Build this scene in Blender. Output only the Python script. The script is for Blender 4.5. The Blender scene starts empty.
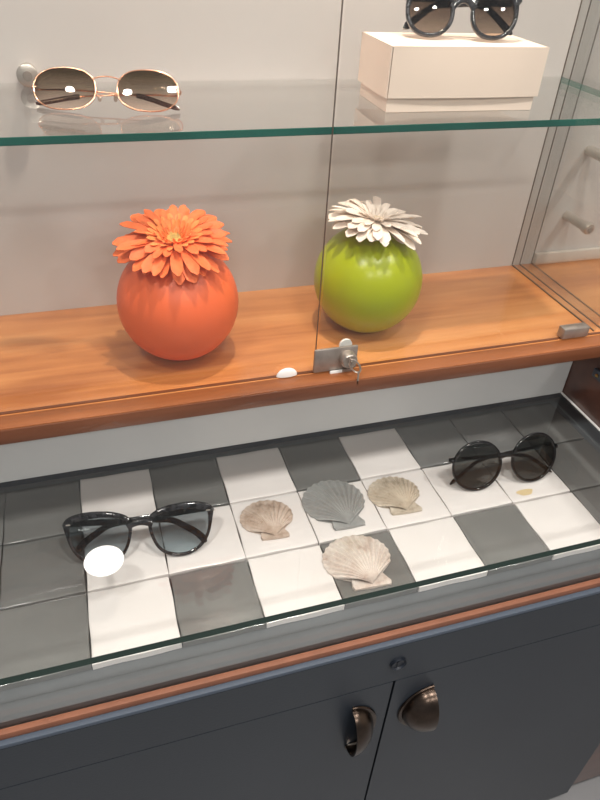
import bpy, bmesh, math, random
from mathutils import Vector, Matrix
random.seed(7)
S = 0.85                      # tile grid units -> metres (a tile is 8.5 cm)
col = bpy.context.scene.collection
R = math.radians

# ------------------------------------------------------------------ materials
def lin(c):
    return tuple(((v/255)/12.92 if v/255 <= .04045 else ((v/255+.055)/1.055)**2.4) for v in c) + (1,)
def newmat(name):
    m = bpy.data.materials.new(name); m.use_nodes = True
    return m, m.node_tree.nodes, m.node_tree.links
def setp(b, **k):
    for n, v in k.items():
        b.inputs[n.replace('_', ' ')].default_value = v
def plain(name, rgb, rough=.5, metal=0., spec=.5, noise=0., nscale=20., bump=0., bscale=80., coat=0.):
    m, N, L = newmat(name); b = N['Principled BSDF']
    c = lin(rgb)
    b.inputs['Base Color'].default_value = c
    b.inputs['Roughness'].default_value = rough
    b.inputs['Metallic'].default_value = metal
    b.inputs['Specular IOR Level'].default_value = spec
    b.inputs['Coat Weight'].default_value = coat
    b.inputs['Coat Roughness'].default_value = .08
    tc = N.new('ShaderNodeTexCoord')
    if noise:
        n = N.new('ShaderNodeTexNoise'); n.inputs['Scale'].default_value = nscale; n.inputs['Detail'].default_value = 5
        L.new(tc.outputs['Object'], n.inputs['Vector'])
        r = N.new('ShaderNodeValToRGB')
        r.color_ramp.elements[0].position = .3; r.color_ramp.elements[1].position = .7
        r.color_ramp.elements[0].color = tuple(v*(1-noise) for v in c[:3])+(1,)
        r.color_ramp.elements[1].color = tuple(min(1, v*(1+noise)) for v in c[:3])+(1,)
        L.new(n.outputs['Fac'], r.inputs['Fac']); L.new(r.outputs['Color'], b.inputs['Base Color'])
    if bump:
        n2 = N.new('ShaderNodeTexNoise'); n2.inputs['Scale'].default_value = bscale; n2.inputs['Detail'].default_value = 3
        L.new(tc.outputs['Object'], n2.inputs['Vector'])
        bp = N.new('ShaderNodeBump'); bp.inputs['Strength'].default_value = bump; bp.inputs['Distance'].default_value = .002
        L.new(n2.outputs['Fac'], bp.inputs['Height']); L.new(bp.outputs['Normal'], b.inputs['Normal'])
    return m
def wood(name, ca, cb, cc, rough=.3, scale=1., coat=.3):
    m, N, L = newmat(name); b = N['Principled BSDF']
    tc = N.new('ShaderNodeTexCoord'); mp = N.new('ShaderNodeMapping')
    mp.inputs['Scale'].default_value = (2.2*scale, 26*scale, 26*scale)
    L.new(tc.outputs['Object'], mp.inputs['Vector'])
    n = N.new('ShaderNodeTexNoise'); n.inputs['Scale'].default_value = 1.6; n.inputs['Detail'].default_value = 7; n.inputs['Distortion'].default_value = .5
    L.new(mp.outputs[0], n.inputs['Vector'])
    mp2 = N.new('ShaderNodeMapping'); mp2.inputs['Scale'].default_value = (3*scale, 9*scale, 9*scale)
    L.new(tc.outputs['Object'], mp2.inputs['Vector'])
    n2 = N.new('ShaderNodeTexNoise'); n2.inputs['Scale'].default_value = 1.3; n2.inputs['Detail'].default_value = 3
    L.new(mp2.outputs[0], n2.inputs['Vector'])
    mx = N.new('ShaderNodeMath'); mx.operation = 'MULTIPLY_ADD'; mx.inputs[1].default_value = .55
    ml = N.new('ShaderNodeMath'); ml.operation = 'MULTIPLY'; ml.inputs[1].default_value = .45
    L.new(n2.outputs['Fac'], ml.inputs[0]); L.new(n.outputs['Fac'], mx.inputs[0]); L.new(ml.outputs[0], mx.inputs[2])
    r = N.new('ShaderNodeValToRGB'); e = r.color_ramp.elements
    e[0].position = .35; e[0].color = lin(ca); e[1].position = .66; e[1].color = lin(cc)
    q = e.new(.5); q.color = lin(cb)
    L.new(mx.outputs[0], r.inputs['Fac']); L.new(r.outputs['Color'], b.inputs['Base Color'])
    b.inputs['Roughness'].default_value = rough; b.inputs['Coat Weight'].default_value = coat; b.inputs['Coat Roughness'].default_value = .15
    bp = N.new('ShaderNodeBump'); bp.inputs['Strength'].default_value = .05; bp.inputs['Distance'].default_value = .001
    L.new(n.outputs['Fac'], bp.inputs['Height']); L.new(bp.outputs['Normal'], b.inputs['Normal'])
    return m
def sheet(name, tint, rough=0., grad=None, ior=1.5, refl=(1, 1, 1, 1)):
    """clear or tinted pane: transparent with Fresnel reflection"""
    m, N, L = newmat(name); N.remove(N['Principled BSDF']); out = N['Material Output']
    g = N.new('ShaderNodeNewGeometry'); mr = N.new('ShaderNodeMath'); mr.operation = 'MULTIPLY_ADD'
    mr.inputs[1].default_value = 1/ior-ior; mr.inputs[2].default_value = ior
    L.new(g.outputs['Backfacing'], mr.inputs[0])
    f = N.new('ShaderNodeFresnel'); L.new(mr.outputs[0], f.inputs['IOR'])
    t = N.new('ShaderNodeBsdfTransparent'); t.inputs['Color'].default_value = tint
    if grad:
        tc = N.new('ShaderNodeTexCoord'); sp = N.new('ShaderNodeSeparateXYZ'); L.new(tc.outputs['Generated'], sp.inputs[0])
        r = N.new('ShaderNodeValToRGB'); e = r.color_ramp.elements
        e[0].position = .1; e[0].color = grad[0]; e[1].position = .9; e[1].color = grad[1]
        L.new(sp.outputs['Z'], r.inputs['Fac']); L.new(r.outputs['Color'], t.inputs['Color'])
    gl = N.new('ShaderNodeBsdfGlossy'); gl.inputs['Roughness'].default_value = rough; gl.inputs['Color'].default_value = refl
    mx = N.new('ShaderNodeMixShader'); L.new(f.outputs[0], mx.inputs[0]); L.new(t.outputs[0], mx.inputs[1]); L.new(gl.outputs[0], mx.inputs[2])
    L.new(mx.outputs[0], out.inputs['Surface'])
    return m

M = {}
M['glass'] = sheet('clear_glass', (.955, .962, .957, 1))
M['glass_side'] = sheet('side_glass', (.965, .97, .965, 1))
M['edge_dark'] = plain('glass_edge_dark', (24, 52, 44), .15)
M['edge_teal'] = plain('glass_edge_teal', (34, 96, 84), .12, noise=.25, nscale=9)
M['edge_grey'] = plain('glass_edge_grey', (95, 82, 72), .3)
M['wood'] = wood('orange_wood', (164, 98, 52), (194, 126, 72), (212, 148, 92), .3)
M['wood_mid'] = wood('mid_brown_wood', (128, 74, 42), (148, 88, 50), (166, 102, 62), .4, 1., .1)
M['wood_front'] = wood('brown_wood_track_shade', (96, 54, 34), (110, 64, 40), (124, 74, 48), .45)  # dark brown: door track, and the shade painted on the shelf front
M['wood_dark'] = wood('dark_brown_wood', (70, 40, 31), (84, 50, 39), (98, 60, 46), .35, .8)
M['wood_strip'] = plain('orange_strip', (134, 86, 64), .6, noise=.12, nscale=30)
M['wall_white'] = plain('painted_panel', (192, 187, 184), .45, noise=.03, nscale=3, bump=.05)
M['panel_grey'] = plain('satin_panel', (186, 187, 186), .35, noise=.03, nscale=6)
M['navy'] = plain('navy_paint', (39, 45, 53), .38, noise=.06, nscale=4, bump=.06, bscale=300)
M['navy_ledge'] = plain('navy_ledge_lit', (74, 84, 98), .55)  # navy made paler: light falling on the flat ledge is in the colour
M['board'] = plain('grey_board', (96, 100, 104), .5, noise=.05)
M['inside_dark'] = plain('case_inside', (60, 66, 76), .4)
M['tile_white'] = plain('white_glaze', (242, 236, 234), .2, noise=.04, nscale=9, bump=.25, bscale=22, coat=.4)
M['tile_grey'] = plain('grey_glaze', (117, 117, 116), .18, noise=.08, nscale=9, bump=.3, bscale=22, coat=.4)
M['tile_grey2'] = plain('pale_grey_glaze', (130, 130, 130), .18, noise=.08, nscale=9, bump=.3, bscale=22, coat=.4)
M['stain'] = plain('yellow_stain', (228, 205, 160), .3)
M['orange'] = plain('orange_ceramic', (242, 110, 62), .42, noise=.05, nscale=8, bump=.05, bscale=60)
M['green'] = plain('lime_ceramic', (164, 175, 12), .28, noise=.06, nscale=8, bump=.05, bscale=60)
M['pet_o'] = plain('petal_orange', (238, 116, 62), .6, noise=.14, nscale=120)
M['pet_o2'] = plain('petal_light_orange', (246, 148, 82), .6, noise=.12, nscale=120)
M['pet_w'] = plain('petal_cream', (240, 226, 214), .6, noise=.06, nscale=120)
M['disc_o'] = plain('disc_olive', (186, 152, 84), .8, noise=.3, nscale=300)
M['disc_w'] = plain('disc_cream', (226, 206, 180), .8, noise=.15, nscale=300)
M['stem'] = plain('stem_green', (80, 110, 50), .6)
M['card'] = plain('cream_card', (244, 224, 208), .55, noise=.02, nscale=12)
M['metal'] = plain('brushed_nickel', (186, 176, 166), .3, .8)
M['steel'] = plain('worn_steel', (158, 148, 140), .42, .6, noise=.15, nscale=60)
M['peg'] = plain('satin_peg', (196, 188, 180), .35, .75)
M['bronze'] = plain('aged_bronze', (86, 74, 66), .28, 1., noise=.35, nscale=40)
M['rose'] = plain('rose_gold', (225, 170, 140), .18, 1.)
M['gold_dark'] = plain('brown_acetate', (60, 30, 24), .2)
M['black'] = plain('black_acetate', (22, 22, 24), .12, coat=.5)
M['tort'] = plain('marbled_grey_acetate', (42, 42, 45), .12, noise=.92, nscale=150, coat=.5)
M['white_plastic'] = plain('white_plastic', (235, 235, 232), .4)
M['paper'] = plain('white_paper', (255, 255, 255), .6)
M['logo'] = plain('pale_print', (190, 196, 196), .5)
M['pad'] = sheet('clear_silicone', (.8, .72, .66, 1), .1)
M['lens_blue'] = sheet('blue_grey_lens', (.2, .25, .27, 1), 0, ((.80, .85, .87, 1), (.50, .54, .56, 1)))
M['lens_dark'] = sheet('dark_lens', (.09, .10, .09, 1), 0, ((.42, .43, .42, 1), (.34, .35, .34, 1)))
M['lens_brown'] = sheet('brown_lens', (.3, .24, .2, 1), 0, ((.98, .90, .84, 1), (.30, .25, .18, 1)))
M['lens_smoke'] = sheet('smoke_brown_lens', (.3, .24, .2, 1), 0, ((.70, .62, .55, 1), (.22, .17, .14, 1)))
M['seam'] = plain('seam_gasket', (96, 84, 74), .3)
def shellmat(name, a, b, c):
    m, N, L = newmat(name); bs = N['Principled BSDF']; bs.inputs['Roughness'].default_value = .75
    tc = N.new('ShaderNodeTexCoord'); n = N.new('ShaderNodeTexNoise'); n.inputs['Scale'].default_value = 38; n.inputs['Detail'].default_value = 8; n.inputs['Roughness'].default_value = .7
    L.new(tc.outputs['Object'], n.inputs['Vector'])
    r = N.new('ShaderNodeValToRGB'); e = r.color_ramp.elements
    e[0].position = .32; e[0].color = lin(a); e[1].position = .62; e[1].color = lin(c); q = e.new(.46); q.color = lin(b)
    L.new(n.outputs['Fac'], r.inputs['Fac']); L.new(r.outputs['Color'], bs.inputs['Base Color'])
    n2 = N.new('ShaderNodeTexNoise'); n2.inputs['Scale'].default_value = 160; n2.inputs['Detail'].default_value = 4
    L.new(tc.outputs['Object'], n2.inputs['Vector'])
    bp = N.new('ShaderNodeBump'); bp.inputs['Strength'].default_value = .5; bp.inputs['Distance'].default_value = .002
    L.new(n2.outputs['Fac'], bp.inputs['Height']); L.new(bp.outputs['Normal'], bs.inputs['Normal'])
    return m

# ------------------------------------------------------------------ geometry helpers
class G:
    def __init__(s): s.v = []; s.f = []; s.mi = []; s.cur = 0
    def add(s, vs, fs):
        o = len(s.v); s.v += [Vector(p) for p in vs]
        for f in fs: s.f.append([i+o for i in f]); s.mi.append(s.cur)
        return s
    def box(s, x0, x1, y0, y1, z0, z1, b=0.):
        bm = bmesh.new(); bmesh.ops.create_cube(bm, size=1)
        for v in bm.verts:
            v.co = Vector(((x0+x1)/2+v.co.x*(x1-x0), (y0+y1)/2+v.co.y*(y1-y0), (z0+z1)/2+v.co.z*(z1-z0)))
        if b: bmesh.ops.bevel(bm, geom=list(bm.edges), offset=b, segments=2, affect='EDGES', profile=.5)
        bm.verts.index_update()
        s.add([v.co.copy() for v in bm.verts], [[v.index for v in f.verts] for f in bm.faces]); bm.free(); return s
    def tube(s, pts, rad, n=10, up=None, closed=False):
        """sweep an elliptical section; rad = list of (ra, rb) or floats; up fixes the rb direction"""
        P = [Vector(p) for p in pts]; K = len(P); vs = []; prev = None
        for i, p in enumerate(P):
            if closed: t = P[(i+1) % K]-P[i-1]
            else: t = P[min(i+1, K-1)]-P[max(i-1, 0)]
            t.normalize()
            if up is not None: u = Vector(up)
            elif prev is not None: u = prev
            else: u = Vector((0, 0, 1)) if abs(t.z) < .9 else Vector((1, 0, 0))
            a = t.cross(u); a.normalize(); u = a.cross(t); u.normalize(); prev = u
            r = rad[i] if isinstance(rad, (list, tuple)) and not (len(rad) == 2 and not isinstance(rad[0], (list, tuple)) and K != 2) else rad
            ra, rb = r if isinstance(r, (list, tuple)) else (r, r)
            for k in range(n):
                an = 2*math.pi*k/n; c_, s_ = math.cos(an), math.sin(an)
                # squared-off ellipse
                c_ = math.copysign(abs(c_)**.75, c_); s_ = math.copysign(abs(s_)**.75, s_)
                vs.append(p + a*ra*c_ + u*rb*s_)
        fs = []
        for i in range(K if closed else K-1):
            j = (i+1) % K
            for k in range(n):
                fs.append([i*n+k, i*n+(k+1) % n, j*n+(k+1) % n, j*n+k])
        if not closed: fs += [list(range(n))[::-1], [(K-1)*n+k for k in range(n)]]
        return s.add(vs, fs)
    def lathe(s, prof, n=48, c=(0, 0, 0), axis='Z'):
        vs = []
        for r, z in prof:
            for k in range(n):
                a = 2*math.pi*k/n; p = (r*math.cos(a), r*math.sin(a), z)
                if axis == 'Y': p = (p[0], p[2], p[1])
                vs.append((p[0]+c[0], p[1]+c[1], p[2]+c[2]))
        fs = []
        for i in range(len(prof)-1):
            for k in range(n): fs.append([i*n+k, i*n+(k+1) % n, (i+1)*n+(k+1) % n, (i+1)*n+k])
        fs.append(list(range(n))[::-1]); fs.append([(len(prof)-1)*n+k for k in range(n)])
        return s.add(vs, fs)
    def build(s, name, mats, parent=None, smooth=True, world=False, loc=None, bevel=0):
        me = bpy.data.meshes.new(name)
        off = Vector((0, 0, 0))
        if world and parent is not None:
            q = parent
            while q is not None: off = off + q.location; q = q.parent
        if loc is not None: off = Vector(loc)
        me.from_pydata([p-off for p in s.v], [], s.f)
        if not isinstance(mats, (list, tuple)): mats = [mats]
        for m in mats: me.materials.append(m)
        me.polygons.foreach_set('material_index', s.mi)
        bm = bmesh.new(); bm.from_mesh(me); bmesh.ops.recalc_face_normals(bm, faces=bm.faces); bm.to_mesh(me); bm.free()
        if smooth: me.shade_smooth(); me.set_sharp_from_angle(angle=R(40))
        o = bpy.data.objects.new(name, me); col.objects.link(o)
        if parent is not None: o.parent = parent
        if loc is not None: o.location = loc
        return o
def thing(name, label, cat, loc=(0, 0, 0), rz=0., group=None):
    o = bpy.data.objects.new(name, None); col.objects.link(o); o.empty_display_size = .02
    o.location = loc; o.rotation_euler = (0, 0, rz); tag(o, label, cat, group); return o
def tag(o, label, cat, group=None, kind=None):
    o['label'] = label; o['category'] = cat
    if group: o['group'] = group
    if kind: o['kind'] = kind
    return o
def struct(o): o['kind'] = 'structure'; return o
def catmull(P, n=8, closed=True):
    P = [Vector(p) for p in P]; K = len(P); out = []
    rng = range(K) if closed else range(K-1)
    for i in rng:
        if closed: a, b, c, d = P[i-1], P[i], P[(i+1) % K], P[(i+2) % K]
        else: a, b, c, d = P[max(i-1, 0)], P[i], P[i+1], P[min(i+2, K-1)]
        for k in range(n):
            t = k/n
            out.append(.5*((2*b)+(c-a)*t+(2*a-5*b+4*c-d)*t*t+(3*b-3*c+d-a)*t**3))
    if not closed: out.append(P[-1])
    return out
def pane(name, parent, x0, x1, y0, y1, z0, z1, mats, edge_axes, bev=.0008):
    """glass slab: faces whose normal is along edge_axes get material 1"""
    g = G().box(x0, x1, y0, y1, z0, z1, bev)
    for i, f in enumerate(g.f):
        a, b, c = (g.v[f[0]], g.v[f[1]], g.v[f[2]]); n = (b-a).cross(c-b); n.normalize()
        m = max(range(3), key=lambda q: abs(n[q]))
        key = ('+' if n[m] > 0 else '-')+'xyz'[m]
        # outward direction from the slab centre (winding may be either way)
        cen = sum((g.v[q] for q in f), Vector())/len(f); mid = ((x0+x1)/2, (y0+y1)/2, (z0+z1)/2)[m]
        key = ('+' if cen[m] > mid else '-')+'xyz'[m]
        g.mi[i] = 1 if key in edge_axes else 0
    return g.build(name, mats, parent, world=True, smooth=False)

# ------------------------------------------------------------------ room
FZ, CZ = -.80, 2.20
struct(G().box(-2.2, 3.2, -3.2, .9, FZ-.05, FZ).build('floor', plain('grey_floor', (128, 128, 130), .35, noise=.06, nscale=3), smooth=False))
struct(G().box(-2.2, 3.2, -3.2, .9, CZ, CZ+.05).build('ceiling', plain('ceiling_paint', (225, 222, 216), .8, noise=.02), smooth=False))
struct(G().box(-2.2, 3.2, .85, .90, FZ, CZ).build('wall_back', plain('wall_paint', (200, 194, 186), .8, noise=.03), smooth=False))
struct(G().box(3.15, 3.2, -3.2, .85, FZ, CZ).build('wall_right', plain('wall_paint_side', (200, 194, 186), .8, noise=.03), smooth=False))

# ------------------------------------------------------------------ base cabinet (navy)
XL, XR = -.34, .855
DY = -.353
base = thing('base_cabinet', 'dark navy painted base cabinet with two doors and shell shaped cup pulls', 'cabinet', (.26, -.05, FZ))
g = G(); g.box(XL, XR, DY+.018, .30, FZ+.02, -.035, .001)
g.build('carcass', M['navy'], base, world=True)
G().box(XL+.03, XR-.03, DY+.05, .28, FZ, FZ+.02).build('plinth', M['navy'], base, world=True)
G().box(XL, XR, DY, DY+.018, -.1165, -.036, 0).build('front_rail', M['navy'], base, world=True)
G().box(XL, XR, DY, -.340, -.0355, -.029, .0008).build('ledge', M['navy_ledge'], base, world=True)
g = G().lathe([(.0, -.0006), (.0085, -.0006), (.0105, -.003), (.0105, -.0006), (.012, -.0006), (.012, .004), (0, .004)], 28, (.3599, DY-.0002, -.075), 'Y')
g.box(.3585, .3612, DY-.002, DY+.001, -.081, -.069)
g.build('rail_lock', plain('lock_dark_blue', (34, 39, 48), .35, .2), base, world=True)
def cup_pull(door, x, z, s):
    """vertical cup pull; s=+1: open side faces +x and the bowl bulges to -x"""
    g = G(); Lh, a, p = (.049, .034, .030) if s < 0 else (.045, .040, .030); n, m = 26, 12
    def pt(si, ti, k):
        ss = math.pi*si/n; tt = math.pi/2*ti/m
        return (x - s*(a-k)*math.sin(ss)**.9*math.cos(tt) if 0 < si < n else x,
                DY - (p-k)*math.sin(ss)**.9*math.sin(tt)-.0012 if 0 < si < n else DY-.0012, z+(Lh-k)*math.cos(ss))
    for k in (0, .0022):
        vs = [pt(i, j, k) for i in range(n+1) for j in range(m+1)]
        g.add(vs, [[i*(m+1)+j, (i+1)*(m+1)+j, (i+1)*(m+1)+j+1, i*(m+1)+j+1] for i in range(n) for j in range(m)])
    # lip joining outer and inner bowl at the open side
    vs = [pt(i, m, 0) for i in range(n+1)]+[pt(i, m, .0022) for i in range(n+1)]
    g.add(vs, [[i, i+1, n+2+i, n+1+i] for i in range(n)])
    h = g.build('cup_pull', M['bronze'], door, world=True)
    h['label'] = 'aged bronze shell shaped cup pull'
    r = [(x - s*(a+.003)*math.sin(math.pi*i/n), DY-.0015, z+(Lh+.003)*math.cos(math.pi*i/n)) for i in range(n+1)]
    G().tube(r, [(.0034, .0022)]*(n+1), 8, up=(0, 1, 0)).build('pull_flange', M['bronze'], h, world=True)
    r2 = [(x - s*(a-.004)*math.sin(math.pi*i/n), DY-.009*math.sin(math.pi*i/n), z+(Lh-.001)*math.cos(math.pi*i/n)) for i in range(1, n)]
    G().tube(r2, .0014, 6).build('bead_line', M['metal'], h, world=True)
for nm, x0, x1, hx, s, hz in (('left', XL, .3598, .3065, -1, -.210), ('right', .3632, XR, .4255, 1, -.206)):
    d = G().box(x0, x1, DY, DY+.017, FZ+.022, -.1183, 0).build('door', M['navy'], base, world=True)
    cup_pull(d, hx, hz, s)

# neighbouring brown cabinet to the right
nb = thing('brown_cabinet', 'red-brown wooden cabinet standing close against the right end of the navy one', 'cabinet', (1.1, -.05, FZ))
G().box(.858, 1.35, DY+.008, .30, FZ+.03, -.03, .001).build('carcass', M['wood_dark'], nb, world=True)
G().box(.88, 1.33, DY+.03, .28, FZ, FZ+.03).build('plinth', M['inside_dark'], nb, world=True)

# ------------------------------------------------------------------ low glass case on the cabinet
case = thing('glass_display_case', 'low flat glass topped display case on the navy cabinet with checkered tiles inside', 'display case', (.26, -.16, -.0346))
BZ = -.0105
G().box(XL, XR, -.3176, .02, -.0346, BZ).build('floor_board', M['board'], case, world=True, smooth=False)
_g = G().add([(x, y, z) for x in (XL, XR) for y, z in ((-.3178, BZ), (-.3328, -.0195), (-.3328, -.0346), (-.3178, -.0346))], [[0, 1, 2, 3], [4, 7, 6, 5], [0, 4, 5, 1], [1, 5, 6, 2], [2, 6, 7, 3], [3, 7, 4, 0]])
_g.build('board_lip', M['board'], case, world=True, smooth=False)
pane('front_glass', case, XL, XR, -.3395, -.3335, -.0280, .0565, [M['glass'], M['edge_dark']], ('+x', '-x'), 0)
pane('glass_top', case, XL, XR, -.3395, .02, .057, .068, [M['glass'], M['edge_dark']], ('+x', '-x', '-y', '+y'), 0)
G().box(XL, XR, -.3470, -.3400, -.0288, -.0185, .0008).build('wooden_strip', M['wood_strip'], case, world=True)
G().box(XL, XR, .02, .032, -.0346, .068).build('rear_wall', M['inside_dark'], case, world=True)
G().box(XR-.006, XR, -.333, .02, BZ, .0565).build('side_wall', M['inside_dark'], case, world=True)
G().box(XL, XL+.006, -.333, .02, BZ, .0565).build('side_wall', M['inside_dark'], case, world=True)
G().box(.7590, .7618, -.338, -.058, .0681, .0700).build('silicone_bead', M['white_plastic'], case, world=True)

# splash panel and brown side panel between the case and the shelf above
bp_ = G().box(XL, .7615, -.057, -.047, .0684, .1898).build('rear_panel', M['panel_grey'], loc=(.2, -.052, .0684), smooth=False)
tag(bp_, 'plain pale grey panel between the tiled case and the wooden shelf', 'panel')
sp = thing('side_panel', 'dark brown wooden side panel under the right end of the wooden shelf', 'panel', (.77, -.2, .0684))
G().box(.7622, .782, -.345, -.046, .0684, .1897, .0008).build('board', M['wood_dark'], sp, world=True)
h = G().box(.7575, .7622, -.145, -.105, .136, .150, .001)
h.build('catch_plate', M['inside_dark'], sp, world=True)
g = G()
for yy in (-.135, -.116): g.lathe([(0, -.003), (.0026, -.002), (.003, .001), (0, .001)], 14, (.7565, yy, .143), 'Y')
g.build('screw', plain('brass', (210, 180, 120), .25, 1.), sp, world=True)

# ------------------------------------------------------------------ tiles
def tile_mesh(matname, seed):
    rnd = random.Random(seed); n = 18; h = .0492; vs = []; fs = []
    ts = [0, .012, .03, .06, .10, .16]+[.16+(.68)*k/8 for k in range(1, 8)]+[.84, .90, .94, .97, .988, 1]
    N_ = len(ts); ph = [rnd.uniform(0, 6) for _ in range(4)]
    for u in ts:
        for w in ts:
            e = min(u, 1-u, w, 1-w)
            z = -.0007*(1-min(1, e/.02))**2 - .0006*math.exp(-((e-.15)/.05)**2)*.6 + .00025*math.sin(6*u+ph[0])*math.sin(5*w+ph[1])
            wob = .0004*math.sin(9*(u+w)+ph[2])
            vs.append(((u-.5)*2*h*(1+.0)+ (wob if u in (0, 1) else 0), (w-.5)*2*h+(wob if w in (0, 1) else 0), z))
    for i in range(N_-1):
        for j in range(N_-1): fs.append([i*N_+j, (i+1)*N_+j, (i+1)*N_+j+1, i*N_+j+1])
    ring = [i*N_ for i in range(N_)]+[(N_-1)*N_+j for j in range(1, N_)]+[i*N_+N_-1 for i in range(N_-2, -1, -1)]+[j for j in range(N_-2, 0, -1)]
    o = len(vs); vs += [(vs[i][0], vs[i][1], -.0100) for i in ring]
    K = len(ring)
    for k in range(K): fs.append([ring[k], ring[(k+1) % K], o+(k+1) % K, o+k])
    fs.append([o+k for k in range(K)])
    g = G().add(vs, fs); return g
TW = {'W': 'tile_white', 'G': 'tile_grey', 'P': 'tile_grey2'}
TN = {'W': 'white glazed tile', 'G': 'dark grey glazed tile', 'P': 'paler grey glazed tile'}
rows = {0: {-2: 'G', -1: 'G', 0: 'W', 1: 'G', 2: 'W', 3: 'G', 4: 'W', 5: 'P', 6: 'P', 7: 'G'},
        1: {-2: 'G', -1: 'G', 0: 'W', 1: 'W', 2: 'W', 3: 'W', 4: 'W', 5: 'W', 6: 'W', 7: 'G'},
        2: {-2: 'G', -1: 'G', 0: 'W', 1: 'G', 2: 'W', 3: 'G', 4: 'W', 5: 'G', 6: 'W', 7: 'G'}}
tl = {(0, -2): 'at the far left end of the back row', (0, -1): 'in the back row left of the first white tile',
      (0, 0): 'in the back row behind the marbled sunglasses, leftmost of three', (0, 1): 'in the back row between the first and second white tiles',
      (0, 2): 'in the back row behind the small brown-tinged shell', (0, 3): 'in the back row behind the blue-grey shell',
      (0, 4): 'in the back row behind the beige shell, rightmost white of that row', (0, 5): 'in the back row just right of the third white tile',
      (0, 6): 'in the back row directly behind the round black sunglasses', (0, 7): 'at the right end of the back row',
      (1, -2): 'at the far left end of the middle row', (1, -1): 'in the middle row just left of the marbled sunglasses',
      (1, 0): 'under the left lens of the marbled sunglasses', (1, 1): 'under the right lens of the marbled sunglasses',
      (1, 2): 'carrying the small brown-tinged shell', (1, 3): 'carrying the blue-grey shell', (1, 4): 'carrying the small beige shell',
      (1, 5): 'under the left lens of the round black sunglasses', (1, 6): 'with a yellow stain under the round black sunglasses',
      (1, 7): 'at the right end of the middle row', (2, -2): 'at the near left corner of the case',
      (2, -1): 'in the front row left of the first white tile', (2, 0): 'in the front row, leftmost white one there',
      (2, 1): 'in the front row between the two leftmost white tiles', (2, 2): 'in the front row left of the big cream shell',
      (2, 3): 'in the front row under the big cream shell', (2, 4): 'in the front row just right of the big cream shell',
      (2, 5): 'in the front row between the two rightmost white tiles', (2, 6): 'in the front row, rightmost white one there',
      (2, 7): 'at the near right corner of the case'}
cache = {}
for r_, d in rows.items():
    for c_, k in d.items():
        key = (k, random.randrange(4))
        loc = (c_*.1+.05+random.uniform(-.0003, .0003), -.1*r_-.05-.0018*r_+random.uniform(-.0003, .0003), 0)
        if key not in cache:
            o = tile_mesh(k, hash(key[1]) + ord(k)).build('glazed_tile', M[TW[k]], loc=None); cache[key] = o
        else:
            o = cache[key].copy(); col.objects.link(o)
        o.location = loc; o.rotation_euler = (0, 0, R(random.uniform(-.3, .3)))
        tag(o, TN[k]+' '+tl[(r_, c_)], 'tile', 'checkered tiles in the glass case')
        if (r_, c_) == (1, 6):
            s_ = G().add([(.0+.013*math.cos(a)*(1+.2*math.sin(3*a)), .0+.007*math.sin(a)*(1+.15*math.cos(2*a)), 0) for a in [k2*.3142 for k2 in range(20)]], [list(range(20))])
            st = s_.build('stain', M['stain'], o); st.location = (-.021, -.036, .0006); st['label'] = 'small yellow stain on the glaze'

# ------------------------------------------------------------------ shells
def shell(label, hinge, rot, Ln, W, ew, Hh, mats, ribs, amp, skew=R(7)):
    t = thing('scallop_shell', label, 'shell', (hinge[0], hinge[1], .0006), rot, 'scallop shells on the tiles')
    g = G(); NT, NV = ribs*8, 22; vs = []; base_ = []
    hw = W/2; cy = Ln*.565; hl = Ln*.435; A = Vector((0, Ln*.03))
    cs, sn = math.cos(skew), math.sin(skew)
    for i in range(NT+1):
        th = -1+2*i/NT; ph = th*R(128); rb = math.cos(th*ribs*math.pi)
        sc = 1+.012*rb*(amp/.0012)
        m = Vector((hw*math.sin(ph)*sc, cy+hl*math.cos(ph)*sc))
        for j in range(NV+1):
            v = j/NV
            p = A.lerp(m, v)
            hgt = Hh*(.35*(1-v)+ (math.sin(math.pi*min(1, v**.75)))*.95)*(1-.55*abs(th)**2.2) + (.0022)*(1-v*.3)
            grow = .00035*math.sin(v*34+2*math.sin(th*3))
            side = 1-abs(th)**6
            z = hgt+(amp*rb*min(1, v*2.4)*side*(1 if v < .97 else .5))+grow*v
            z = max(z, .0012)
            x, y = p.x*cs-p.y*sn, p.x*sn+p.y*cs
            vs.append((x, y, z))
            base_.append((x, y, .0001))
    n1 = len(vs); fs = []
    for i in range(NT):
        for j in range(NV): fs.append([i*(NV+1)+j, (i+1)*(NV+1)+j, (i+1)*(NV+1)+j+1, i*(NV+1)+j+1])
    rim = [i*(NV+1)+NV for i in range(NT+1)]
    bot = len(vs); vs += [base_[i] for i in rim]+[(A.x, A.y, .0001)]
    for k in range(len(rim)-1): fs.append([rim[k], rim[k+1], bot+k+1, bot+k])
    fs.append([bot+k for k in range(len(rim))]+[bot+len(rim)])
    g.add(vs, fs); g.build('fan', mats, t)
    # hinge ears
    e = ew/2; top = [(-e, 0), (-e*1.08, Ln*.06), (-e*1.0, Ln*.17), (-e*.95, Ln*.30), (-e*.2, Ln*.30), (e*.2, Ln*.28), (e*.72, Ln*.27), (e*.92, Ln*.15), (e*1.12, Ln*.06), (e*1.04, 0), (0, -Ln*.012)]
    vs = [(x, y, .0002) for x, y in top]+[(x*.97, y, .0030+(.0016 if abs(x) < e*.5 else 0)) for x, y in top]; K = len(top)
    fs = [[k, (k+1) % K, K+(k+1) % K, K+k] for k in range(K)]+[list(range(K)), [K+k for k in range(K)]]
    G().add(vs, fs).build('hinge_ear', mats, t)
    return t
sA = shellmat('shell_tan', (138, 118, 104), (200, 178, 162), (222, 206, 194))
sB = shellmat('shell_blue_grey', (146, 147, 146), (158, 159, 158), (168, 169, 168))
sC = shellmat('shell_beige', (150, 136, 120), (200, 186, 168), (222, 210, 194))
sD = shellmat('shell_cream', (176, 146, 132), (220, 204, 194), (234, 224, 216))
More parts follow.
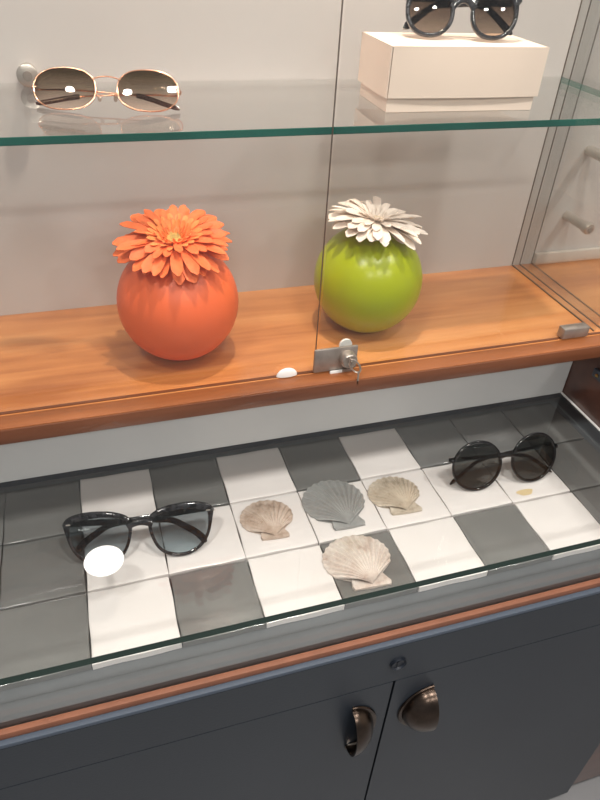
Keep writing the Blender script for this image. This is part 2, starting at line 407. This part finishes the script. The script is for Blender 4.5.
shell('small scallop shell with rusty brown tinge, leftmost of the four shells', (.2455, -.181), R(-4), .072, .074, .036, .0085, sA, 15, .0011)
shell('smooth blue-grey scallop shell with sharp regular ribs on a white tile', (.3498, -.1885), R(-1), .096, .091, .043, .010, sB, 16, .0015)
shell('small rough beige scallop shell, nearest to the round black sunglasses', (.4385, -.183), R(-3), .075, .078, .044, .010, sC, 17, .0014)
shell('largest cream and pink scallop shell lying on the grey front row tile', (.3425, -.289), R(-3), .087, .092, .048, .012, sD, 17, .0013)

# ------------------------------------------------------------------ upper cabinet
H = .21
UX0, UX1 = -.30, 1.35
ws = thing('wooden_shelf_unit', 'orange-brown wooden display shelf board carrying the two flower vases behind glass doors', 'display cabinet', (.34, 0, .190))
G().box(UX0, UX1, -.1060, .125, .190, H, .0004).build('shelf_board', M['wood'], ws, world=True)
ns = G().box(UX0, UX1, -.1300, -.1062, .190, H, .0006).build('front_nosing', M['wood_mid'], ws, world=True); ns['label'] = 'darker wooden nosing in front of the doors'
fr = G().box(UX0, UX1, -.1325, -.1302, .190, H-.0008, .0006).build('shaded_front_strip', M['wood_front'], ws, world=True); fr['label'] = 'brown front strip of the shelf with shade in its colour'  # added strip: the shelf's front face in shade, darkness put into its colour
G().box(UX0, UX1, -.1040, -.1000, H+.0001, H+.0012).build('door_track', M['wood_front'], ws, world=True)
G().box(UX0, UX1, .125, .137, .190, 1.36).build('back_panel', M['wall_white'], ws, world=True, smooth=False)
tp = G().box(UX0, UX1, -.132, .125, 1.34, 1.36).build('top_panel', M['wall_white'], ws, world=True, smooth=False)
# side panes between this cabinet and the next
for x0, x1 in ((.7405, .7545), (.7575, .7785)):
    pane('side_glass', ws, x0, x1, -.096, .1235, H+.002, 1.339, [M['glass_side'], M['edge_grey']], ())
for x in (.7405, .7555, .7785):
    G().box(x-.0008, x+.0008, -.096, .1235, H+.0003, H+.0019).build('gasket', M['seam'], ws, world=True)
    G().box(x-.0006, x+.0006, .1238, .1249, H+.002, 1.339).build('gasket', M['seam'], ws, world=True)
sk = G().box(.780, UX1, .1165, .1248, H+.0003, H+.020, .0015).build('skirting', plain('pale_skirting', (196, 186, 176), .3), ws, world=True)
# glass doors
def gdoor(x0, x1, ed):
    return pane('glass_door', ws, x0, x1, -.1035, -.0985, H+.0035, 1.335, [M['glass'], M['seam']], ed, .0005)
dl = gdoor(UX0+.01, .3124, ('+x',)); dr = gdoor(.3148, .7360, ())
# lock on the seam
lk = G().box(.3085, .3665, -.1085, -.1037, H+.0015, H+.0355, .0022).build('lock_plate', M['steel'], dl, world=True); lk['label'] = 'worn steel lock plate'
G().lathe([(0, -.0125), (.0092, -.0122), (.0108, -.0100), (.0108, 0), (0, 0)], 28, (.3520, -.1080, H+.0205), 'Y').build('lock_cylinder', M['metal'], lk, world=True)
g = G(); g.box(.3508, .3532, -.1270, -.1201, H+.0150, H+.0260, .0004)
K_ = [(.3545+.0075*math.cos(a)*.75+.004*math.sin(a), -.1300-.003*math.cos(a), H+.0205+.0100*math.sin(a)*-1) for a in [2*math.pi*i/24 for i in range(24)]]
g.tube(K_, .0012, 6, closed=True)
g.box(.3585, .3608, -.1325, -.1308, H-.0065, H+.0130, .0004)
g.build('key', M['metal'], lk, world=True)
g = G().lathe([(0, 0), (.0085, 0), (.0085, .003), (0, .003)], 24, (.3535, -.0980, H+.031), 'Y'); g.build('lock_washer', M['white_plastic'], dl, world=True)
g = G(); g.box(.346, .360, -.1117, -.1088, H-.0005, H+.004, .0004); g.build('lock_bolt', M['steel'], lk, world=True)
# corner clip
cl = G(); cl.box(.6775, .7200, -.1085, -.0937, H+.0015, H+.0175, .0018); cl.build('door_clip', M['steel'], dr, world=True)
def bumper(x, y, lab):
    n = 20; vs = []; fs = []
    for j in range(9):
        a = math.pi/2*j/8
        for i in range(n+1):
            b = math.pi*i/n
            vs.append((x+.0135*math.cos(b)*math.cos(a*.999), y-.004*math.sin(a), H+.0010+.0115*math.sin(b)*math.cos(a*.999)))
    for j in range(8):
        for i in range(n): fs.append([j*(n+1)+i, j*(n+1)+i+1, (j+1)*(n+1)+i+1, (j+1)*(n+1)+i])
    fs.append(list(range(n+1)))
    b = G().add(vs, fs).build('door_bumper', M['white_plastic'], ws, world=True); b['label'] = lab
bumper(.275, -.1037, 'white half-round plastic bumper')
b_ = G().box(.3300, .3500, -.1115, -.1088, H-.0065, H+.0035, .0012).build('door_bumper', M['white_plastic'], ws, world=True); b_['label'] = 'white plastic bumper under the lock'
# shelf pegs on the back panel
def peg(x, z, length, label, r=.0095):
    t = thing('shelf_peg', label, 'shelf support', (x, .1248, z), 0, 'metal shelf pegs on the back panel')
    G().lathe([(0, 0), (r*.8, 0), (r*.8, -length*.8), (r*.95, -length*.8), (r, -length*.84), (r, -length*.95), (r*.85, -length), (0, -length)], 28, (0, 0, 0), 'Y').build('pin', M['peg'], t)
    G().lathe([(0, -length-.0001), (r*.45, -length-.0001), (r*.45, -length-.002), (0, -length-.002)], 18, (0, 0, 0), 'Y').build('screw_head', M['steel'], t)
peg(.822, .293, .062, 'lower metal shelf peg beyond the glass side, above the wood')
peg(.826, .398, .062, 'upper metal shelf peg beyond the glass side')
peg(.0235, .5160, .024, 'pale round shelf peg behind the rose gold sunglasses', .0115)
# glass shelf
gs = pane('glass_shelf', None, -.24, .7395, -.0915, .1235, .4965, .5045, [M['glass'], M['edge_teal']], ('+x', '-x', '-y'), .0008)
tag(gs, 'clear glass shelf with green edge crossing the upper cabinet', 'shelf')

# ------------------------------------------------------------------ vases and flowers
def vase(label, x, y, r, mat):
    t = thing('round_vase', label, 'vase', (x, y, H+.0004), 0, 'ball vases on the wooden shelf')
    prof = []; zc = r*.985; n = 40; a0 = -math.acos(.20)
    th0 = math.asin(-.985); th1 = math.acos(.26)
    th0 = -R(80)
    for i in range(n+1):
        a = th0+(th1-th0)*i/n; prof.append((r*math.cos(a), zc+r*math.sin(a)))
    top = prof[-1]
    prof = [(0, 0), (prof[0][0]*.95, 0)]+prof
    prof += [(top[0]-.001, top[1]+.0015), (top[0]-.003, top[1]+.001), (top[0]-.0035, top[1]-.003)]
    for i in range(n, -1, -2):
        a = th0+(th1-th0)*i/n; prof.append(((r-.004)*math.cos(a)*.98, zc+(r-.004)*math.sin(a)))
    prof.append((0, .004+.001))
    G().lathe(prof, 72).build('body', mat, t)
    return t
vase('glossy orange ball vase holding the orange gerbera', .1578, -.0168, .0740, M['orange'])
vase('lime green ball vase holding the cream gerbera', .4150, -.0062, .0730, M['green'])
def petal(L_, w, curl, seed, cup=.18):
    rnd = random.Random(seed); g = G(); n, m = 10, 6; vs = []
    tw = rnd.uniform(-.25, .25); c2 = curl*rnd.uniform(.6, 1.4)
    for i in range(n+1):
        u = i/n
        wd = w*(.30+.70*math.sin(math.pi*min(1, u*.62+.02)))*(1 if u < .84 else math.sqrt(max(.02, 1-((u-.84)/.165)**2)))
        ang = c2*u
        x = L_*(math.sin(max(ang, 1e-4))/max(c2, 1e-4) if abs(c2) > 1e-3 and c2 > 0 else u)
        z = -L_*(1-math.cos(ang))/c2 if abs(c2) > 1e-3 else 0
        if c2 < 0: x = L_*math.sin(-ang)/(-c2) if ang else 0
        for j in range(m+1):
            v = -1+2*j/m
            vs.append((x, v*wd, z+cup*wd*(v*v)-.10*wd*math.cos(v*math.pi*2.5)*.5+tw*v*wd*u))
    fs = [[i*(m+1)+j, (i+1)*(m+1)+j, (i+1)*(m+1)+j+1, i*(m+1)+j+1] for i in range(n) for j in range(m)]
    K = len(vs); vs += [(a, b, c-.0007) for a, b, c in vs]
    fs += [[K+q for q in f[::-1]] for f in fs[:n*m]]
    ring = [i*(m+1) for i in range(n+1)]+[n*(m+1)+j for j in range(1, m+1)]+[i*(m+1)+m for i in range(n-1, -1, -1)]+[j for j in range(m-1, 0, -1)]
    for k in range(len(ring)):
        a, b = ring[k], ring[(k+1) % len(ring)]; fs.append([a, b, K+b, K+a])
    g.add(vs, fs); return g
def flower(name, label, loc, tilt, roll, Rad, layers, disc, seed, stemlen, yaw=0.):
    rnd = random.Random(seed)
    t = thing(name, label, 'flower', loc, 0, 'gerbera flowers in the ball vases')
    Mt = Matrix.Rotation(yaw, 4, 'Z') @ Matrix.Rotation(tilt, 4, 'X') @ Matrix.Rotation(roll, 4, 'Y')
    def put(g, M_):
        g.v = [Mt @ (M_ @ v) for v in g.v]; return g
    for (n, Lf, w, elev, curl, mat, r0, z0, jit) in layers:
        for k in range(n):
            a = 2*math.pi*(k+rnd.uniform(-.22, .22))/n+jit
            L_ = Rad*Lf*rnd.uniform(.88, 1.06)
            g = petal(L_, w*rnd.uniform(.85, 1.15), curl, rnd.random())
            M_ = Matrix.Rotation(a, 4, 'Z') @ Matrix.Translation((r0, 0, z0)) @ Matrix.Rotation(-elev+rnd.uniform(-.10, .10), 4, 'Y') @ Matrix.Rotation(rnd.uniform(-.25, .25), 4, 'X')
            put(g, M_).build('petal', mat, t)
    # ruff of short florets and centre
    g = G()
    for k in range(46):
        a = rnd.uniform(0, 6.283); rr = rnd.uniform(.0075, .0135)
        p0 = Vector((rr*math.cos(a), rr*math.sin(a), .004)); p1 = p0+Vector((math.cos(a)*.003, math.sin(a)*.003, .0065*rnd.uniform(.7, 1.2)))
        g.tube([p0, (p0+p1)/2, p1], [.0010, .0009, .0004], 5)
    put(g, Matrix.Identity(4)).build('floret_ring', disc[1], t)
    g = G().lathe([(0, .0005), (.0115, .0008), (.0125, .0024), (.0105, .0042), (.005, .0040), (0, .0036)], 24)
    put(g, Matrix.Identity(4)).build('flower_center', disc[0], t)
    g = G().tube([Mt @ Vector((0, 0, .001)), (0, 0, -.012), (0, 0, -stemlen*.5), (.004, 0, -stemlen)], .0025, 8)
    g.build('stem', M['stem'], t)
    return t
flower('gerbera', 'orange gerbera with lighter inner petals on the orange vase', (.1575, -.0205, .3650), R(14), R(-3), .0675,
       [(22, .94, .0072, .06, .36, M['pet_o'], .006, 0, 0), (20, .90, .0066, .20, .34, M['pet_o'], .006, .002, .2),
        (19, .64, .0050, .36, .25, M['pet_o'], .007, .003, .1), (20, .34, .0034, .62, .2, M['pet_o2'], .013, .002, .3), (20, .22, .0026, .95, .1, M['pet_o2'], .0125, .002, .15)],
       (M['disc_o'], M['pet_o2']), 3, .135)
flower('gerbera', 'cream white gerbera on the lime green vase', (.4165, -.0060, .3630), R(3), R(4), .0625,
       [(22, .95, .0070, .08, .38, M['pet_w'], .006, 0, 0), (20, .90, .0064, .20, .36, M['pet_w'], .006, .002, .2),
        (18, .62, .0048, .32, .3, M['pet_w'], .007, .003, .1), (16, .36, .003, .7, .2, M['pet_w'], .008, .003, .3)],
       (M['disc_w'], M['pet_w']), 11, .135)

# ------------------------------------------------------------------ gift box
bx = thing('gift_box', 'cream cardboard box with drop-on lid standing on the glass shelf', 'box', (.3907, -.0479, .5050), R(-1.44))
w, d, h, lh, ins = .188, .090, .0655, .0150, .003
g = G(); t_ = .0012
g.box(ins, w-ins, ins, d-ins, 0, t_)
for a in ((ins, w-ins, ins, ins+t_), (ins, w-ins, d-ins-t_, d-ins), (ins, ins+t_, ins+t_, d-ins-t_), (w-ins-t_, w-ins, ins+t_, d-ins-t_)): g.box(*a, t_, h-.004)
g.build('box_base', M['card'], bx, smooth=False)
g = G()
def bowed(p0, p1, out, z0, z1, bow, th=.0012):
    n, m = 12, 8; vs = []
    for k in (0, 1):
        for i in range(n+1):
            for j in range(m+1):
                u, v = i/n, j/m; b = bow*math.sin(math.pi*u)**.8*math.sin(math.pi*(v*.5+.5)) - k*th
                vs.append((p0[0]+(p1[0]-p0[0])*u+out[0]*b, p0[1]+(p1[1]-p0[1])*u+out[1]*b, z0+(z1-z0)*v))
    K = (n+1)*(m+1)
    fs = [[i*(m+1)+j, (i+1)*(m+1)+j, (i+1)*(m+1)+j+1, i*(m+1)+j+1] for i in range(n) for j in range(m)]
    fs += [[K+q for q in f[::-1]] for f in fs]
    ring = [i*(m+1) for i in range(n+1)]+[n*(m+1)+j for j in range(1, m+1)]+[i*(m+1)+m for i in range(n-1, -1, -1)]+[j for j in range(m-1, 0, -1)]
    for k in range(len(ring)):
        a, b = ring[k], ring[(k+1) % len(ring)]; fs.append([a, b, K+b, K+a])
    g.add(vs, fs)
bowed((.0022, 0), (w, 0), (0, -1), lh, h, .0022)
bowed((0, d), (0, .0), (-1, 0), lh, h, .0012)
bowed((w, 0), (w, d), (1, 0), lh, h, .001)
bowed((w, d), (0, d), (0, 1), lh, h, .001)
g.box(0, w, 0, d, h-.0012, h, .0004)
g.build('box_lid', M['card'], bx)

# ------------------------------------------------------------------ sunglasses
def glasses(label, loc, yaw, lean, a, b, c, out, rimw, rimd, mats, zh, bridge, tmpl, group=None, pads=False, lensin=0., wings=0., brow=0., prefix='sunglasses', logo=False, rivets=False):
    """a,b lens half sizes incl. rim; c lens centre offset; out = unit outline (outer side +x)"""
    root = thing(prefix, label, 'sunglasses', (loc[0], loc[1], loc[2]), yaw)
    L_ = Matrix.Translation((0, 0, b*math.cos(lean)+rimd*math.sin(lean)+.0006)) @ Matrix.Rotation(-lean, 4, 'X')
    def fin(g, name, m, parent=root):
        if parent is root: g.v = [L_ @ v for v in g.v]
        else: g.v = [L_ @ v for v in g.v]
        return g.build(name, m, parent)
    g = G()
    wrap = .10
    def yw(x): return wrap*x*x*6      # slight face-form curve
    def lensout(s, k=1.):
        return [Vector((s*c+s*p.x*(a-rimw)*k, 0, p.y*(b-rimw)*k)) for p in out]
    for s in (-1, 1):
        P = [Vector((p.x, yw(p.x), p.z)) for p in lensout(s)]
        rad = []
        for p in out:
            ww = rimw*(1+brow*max(0, p.y)**2+wings*max(0, p.x)*max(0, p.y))
            rad.append((ww, rimd))
        g.tube(P, rad, 10, up=(0, 1, 0), closed=True)
    W = c+a
    # bridge
    zb, wb, arch = bridge
    xi = c-a*.90
    pts = []
    for i in range(9):
        u = -1+2*i/8; pts.append((u*xi*1.1, -.001, zb*b+arch*b*(1-u*u)))
    g.tube(pts, [(wb, rimd*.85)]*9, 10, up=(0, 1, 0))
    # end pieces
    for s in (-1, 1):
        x_ = s*(W-rimw*1.2)
        g.tube([(x_-s*.003, yw(x_), zh*b), (s*(W+.0005), yw(x_)*1.0, zh*b), (s*(W+.0020), yw(x_)+.004, zh*b)], [(rimw*1.25, rimd), (rimw*1.25, rimd), (rimw*1.0, rimd*.9)], 10, up=(0, 1, 0))
    ff = fin(g, 'frame_front', mats['frame'])
    if rivets:
        for s in (-1, 1):
            x_ = s*(W-rimw*2.0)
            e = G().tube([(x_-.0026, yw(x_)-rimd*1.05, zh*b+.0018), (x_+.0026, yw(x_)-rimd*1.05, zh*b+.0018)], [(.0010, .0008)]*2, 8, up=(0, 1, 0))
            fin(e, 'rivet', M['metal'], ff)
    # lenses: thin domed shells
    for s in (-1, 1):
        O = lensout(s); n = len(O); g = G(); vs = []; rings = 7
        for k in (0, 1):
            vs.append((s*c, -.0022+k*.0012+yw(s*c), 0))
            for r_ in range(1, rings+1):
                f = r_/rings
                for p in O: vs.append((s*c+(p.x-s*c)*f, yw(s*c+(p.x-s*c)*f)-.0022*(1-f*f)+k*.0012, p.z*f))
        K = 1+rings*n; fs = []
        for k in (0, 1):
            o = k*K
            for i in range(n): fs.append([o, o+1+i, o+1+(i+1) % n])
            for r_ in range(rings-1):
                for i in range(n): fs.append([o+1+r_*n+i, o+1+(r_+1)*n+i, o+1+(r_+1)*n+(i+1) % n, o+1+r_*n+(i+1) % n])
        for i in range(n):
            q = 1+(rings-1)*n; fs.append([q+i, q+(i+1) % n, K+q+(i+1) % n, K+q+i])
        g.add(vs, fs); ln = fin(g, 'lens', mats['lens'])
        if logo and s == -1:
            lg = text_mesh('Ray-Ban', .0042)
            ver = [Vector((s*c+x-a*.60, -.0050+yw(s*c-.02), y+b*.42)) for x, y in lg[0]]
            G2 = G(); G2.add(ver, lg[1]); fin(G2, 'lens_marking', M['logo'], ln)
    # folded temples
    for q, s in enumerate((-1, 1)):
        y1 = rimd*1.3+.0060+(.0062 if q else 0.)
        tz = -b+y1*math.tan(lean)+tmpl['h']*1.4
        z0 = zh*b-.22*b
        P = [(s*(W+.0015), yw(W)+.003, zh*b), (s*(W+.0005), yw(W)+.002+y1*.5, zh*b), (s*(W-.006), y1+.003, zh*b), (s*W*.5, y1, zh*b-.04*b), (0, y1, zh*b-.12*b), (-s*W*.40, y1, z0),
             (-s*W*.60, y1, z0+(tz-z0)*.28), (-s*W*.78, y1, z0+(tz-z0)*.62), (-s*W*tmpl.get('end', .97), y1, tz)]
        P = catmull(P, 5, closed=False); n = len(P)
        # section: flat bar, tall in the frame plane
        rad = []
        for i in range(n):
            u = i/(n-1); hh = tmpl['h']*(1+tmpl.get('flare', 0)*max(0, u-.7)/.3) if u < .96 else tmpl['h']*(.75 if u < .99 else .35)
            rad.append((hh, tmpl['t']))
        k = int(n*.62)
        if 'tip' in mats:
            tm = fin(G().tube(P[:k+1], rad[:k+1], 8, up=(0, 1, 0)), 'temple', mats['temple'])
            rr = [(r[0]*3.2, r[1]*2.6) for r in rad[k:]]
            fin(G().tube(P[k:], rr, 8, up=(0, 1, 0)), 'temple_tip', mats['tip'], tm)
        else:
            fin(G().tube(P, rad, 10, up=(0, 1, 0)), 'temple', mats['temple'])
    if pads:
        for s in (-1, 1):
            g = G(); e = G()
            cx, cz = s*(xi*.62), -.28*b
            g.tube([(s*xi*.95, 0, -.02*b), (s*xi*.9, .005, -.05*b), (cx, .0055, cz)], .0005, 6)
            pw = fin(g, 'pad_arm', mats['frame'])
            e.lathe([(0, -.0022), (.0016, -.0016), (.0022, 0), (.0016, .0016), (0, .0022)], 14)
            e.v = [Vector((cx+v.x*1.0, .0060+v.z*.5, cz+v.y*1.9)) for v in e.v]
            fin(e, 'nose_pad', M['pad'], pw)
    return root
def text_mesh(txt, size):
    cu = bpy.data.curves.new('t', 'FONT'); cu.body = txt; cu.size = size
    o = bpy.data.objects.new('t', cu); col.objects.link(o); dg = bpy.context.evaluated_depsgraph_get()
    me = o.evaluated_get(dg).to_mesh(); v = [(p.co.x, p.co.y) for p in me.vertices]; f = [list(p.vertices) for p in me.polygons]
    o.evaluated_get(dg).to_mesh_clear(); bpy.data.objects.remove(o); bpy.data.curves.remove(cu)
    return v, f
def outl(P): return [Vector((p.x, p.y, 0)) for p in catmull([(x, y, 0) for x, y in P], 5)]
way = outl([(-1.0, .42), (-.88, .74), (-.48, .93), (.05, 1.0), (.60, .94), (.98, .74), (1.0, .30), (.90, -.24), (.64, -.72), (.20, -1.0), (-.28, -.98), (-.70, -.70), (-.93, -.16)])
rnd_ = [Vector((math.cos(2*math.pi*i/60), math.sin(2*math.pi*i/60), 0)) for i in range(60)]
def sup(n, sk=0): return [Vector((math.copysign(abs(math.cos(t))**(2/n), math.cos(t)), math.copysign(abs(math.sin(t))**(2/n), math.sin(t))+sk*math.cos(t), 0)) for t in [2*math.pi*i/60 for i in range(60)]]
glasses('marbled dark grey sunglasses with blue-grey lenses lying folded on the white tiles', (.0731, -.1567, .0006), R(-5.9), R(30), .0405, .0338, .0506, way, .0021, .0026,
        {'frame': M['tort'], 'lens': M['lens_blue'], 'temple': M['tort']}, .60, (.36, .0042, .14), {'h': .0042, 't': .0017, 'flare': .2, 'end': .90}, brow=1.0, wings=.9, logo=True, rivets=True)
glasses('round black sunglasses with dark lenses lying folded at the right of the tiles', (.606, -.1560, .0006), R(-2.5), R(22), .0393, .0393, .0470, rnd_, .0022, .0022,
        {'frame': M['black'], 'lens': M['lens_dark'], 'temple': M['black']}, .28, (.22, .0034, .06), {'h': .0026, 't': .0016, 'flare': .3})
glasses('rose gold wire sunglasses with brown gradient lenses on the glass shelf', (.1015, -.0050, .5056), R(-10.8), R(36), .0312, .0215, .0410, sup(2.35), .00075, .00075,
        {'frame': M['rose'], 'lens': M['lens_brown'], 'temple': M['rose'], 'tip': M['gold_dark']}, .10, (.42, .0007, .16), {'h': .0008, 't': .0008, 'end': 1.0}, pads=True)
glasses('dark chunky sunglasses with brown lenses resting on the cream box', (.4880, -.0090, .5713), R(-13.4), R(18), .0272, .0262, .0360, sup(2.2, .03), .0024, .0030,
        {'frame': M['tort'], 'lens': M['lens_smoke'], 'temple': M['tort']}, .55, (.12, .0040, .34), {'h': .0036, 't': .0018, 'flare': .2}, wings=1.0, brow=.2)

# white paper disc on the glass top
pd = G().lathe([(0, .0001), (.0222, .0001), (.0225, .0005), (.0222, .0009), (0, .0009)], 64).build('round_sticker', M['paper'])
pd.location = (.0278, -.2187, .0681)
tag(pd, 'bright white round sticker on the glass top over the marbled sunglasses', 'sticker')

# ------------------------------------------------------------------ lamps
emi, N, L = newmat('lamp_emitter')
N.remove(N['Principled BSDF']); em = N.new('ShaderNodeEmission'); em.inputs['Strength'].default_value = 14; em.inputs['Color'].default_value = (1, .94, .86, 1)
L.new(em.outputs[0], N['Material Output'].inputs['Surface'])
def add_light(kind, loc, power, size=.1, rot=(0, 0, 0), colr=(1, .955, .90), spot=None, blend=.5):
    ld = bpy.data.lights.new('lamp_light', kind); ld.energy = power; ld.color = colr
    if kind == 'AREA': ld.shape = 'DISK'; ld.size = size
    else: ld.shadow_soft_size = size
    if kind == 'SPOT': ld.spot_size = spot; ld.spot_blend = blend
    o = bpy.data.objects.new('lamp_light', ld); col.objects.link(o); o.location = loc; o.rotation_euler = rot; return o
lights = []
PC = dict(ceil=15.0, cab=7.0)
for i, (x, y, lab) in enumerate([(-.55, -.95, 'round recessed ceiling lamp nearest the left of the display'), (.55, -.95, 'round recessed ceiling lamp in front of the display'), (1.65, -.95, 'round recessed ceiling lamp to the right'),
                                 (-.55, -2.6, 'round recessed ceiling lamp at the rear left of the room'), (.55, -2.6, 'round recessed ceiling lamp at the rear of the room'), (1.65, -2.6, 'round recessed ceiling lamp at the rear right of the room')]):
    t = thing('ceiling_lamp', lab, 'lamp', (x, y, CZ-.0005), 0, 'recessed ceiling lamps'); t.scale = (1.6, 1.6, 1)
    G().lathe([(.075, 0), (.092, 0), (.092, -.006), (.080, -.008), (.075, -.004)], 40).build('trim_ring', M['white_plastic'], t)
    G().lathe([(0, -.001), (.074, -.001), (.074, -.003), (0, -.003)], 40).build('diffuser', emi, t)
    lo = add_light('AREA', (x, y, CZ-.012), PC['ceil'], .24); lights.append(lo)
for x, y, lab in ((.285, -.085, 'small round spotlight in the top panel of the display cabinet'),):
    t = thing('cabinet_spotlight', lab, 'lamp', (x, y, 1.3395))
    G().lathe([(.018, 0), (.026, 0), (.026, -.004), (.018, -.006)], 32).build('trim_ring', M['metal'], t)
    G().lathe([(0, -.0005), (.0175, -.0005), (.0175, -.002), (0, -.002)], 32).build('diffuser', emi, t)
    lo = add_light('AREA', (x, y, 1.330), PC['cab'], .04, colr=(1, .86, .72)); lights.append(lo)
w_ = bpy.data.worlds.new('World'); bpy.context.scene.world = w_; w_.use_nodes = True
w_.node_tree.nodes['Background'].inputs[0].default_value = (.78, .80, .84, 1)
w_.node_tree.nodes['Background'].inputs[1].default_value = .26

# ------------------------------------------------------------------ camera
cd = bpy.data.cameras.new('camera'); cam = bpy.data.objects.new('camera', cd); col.objects.link(cam)
cam.location = (.06701072, -.75130024, .6854891)
cam.rotation_euler = (R(52.99766485), R(-2.88382604), R(-17.1973862))
cd.sensor_fit = 'VERTICAL'; cd.sensor_height = 24; cd.lens = 24*661.896/800; cd.clip_start = .01
bpy.context.scene.camera = cam

# scale the whole place from tile units to metres
for o in list(col.objects):
    if o.parent is None:
        o.location = o.location*S
        if o.type in {'MESH', 'EMPTY'}: o.scale = tuple(v*S for v in o.scale)
        if o.type == 'LIGHT':
            if o.data.type == 'AREA': o.data.size *= S
sc = bpy.context.scene
sc.view_settings.view_transform = 'Standard'; sc.view_settings.look = 'None'; sc.view_settings.gamma = 1
sc.view_settings.exposure = 0.07
sc.cycles.transparent_max_bounces = 40
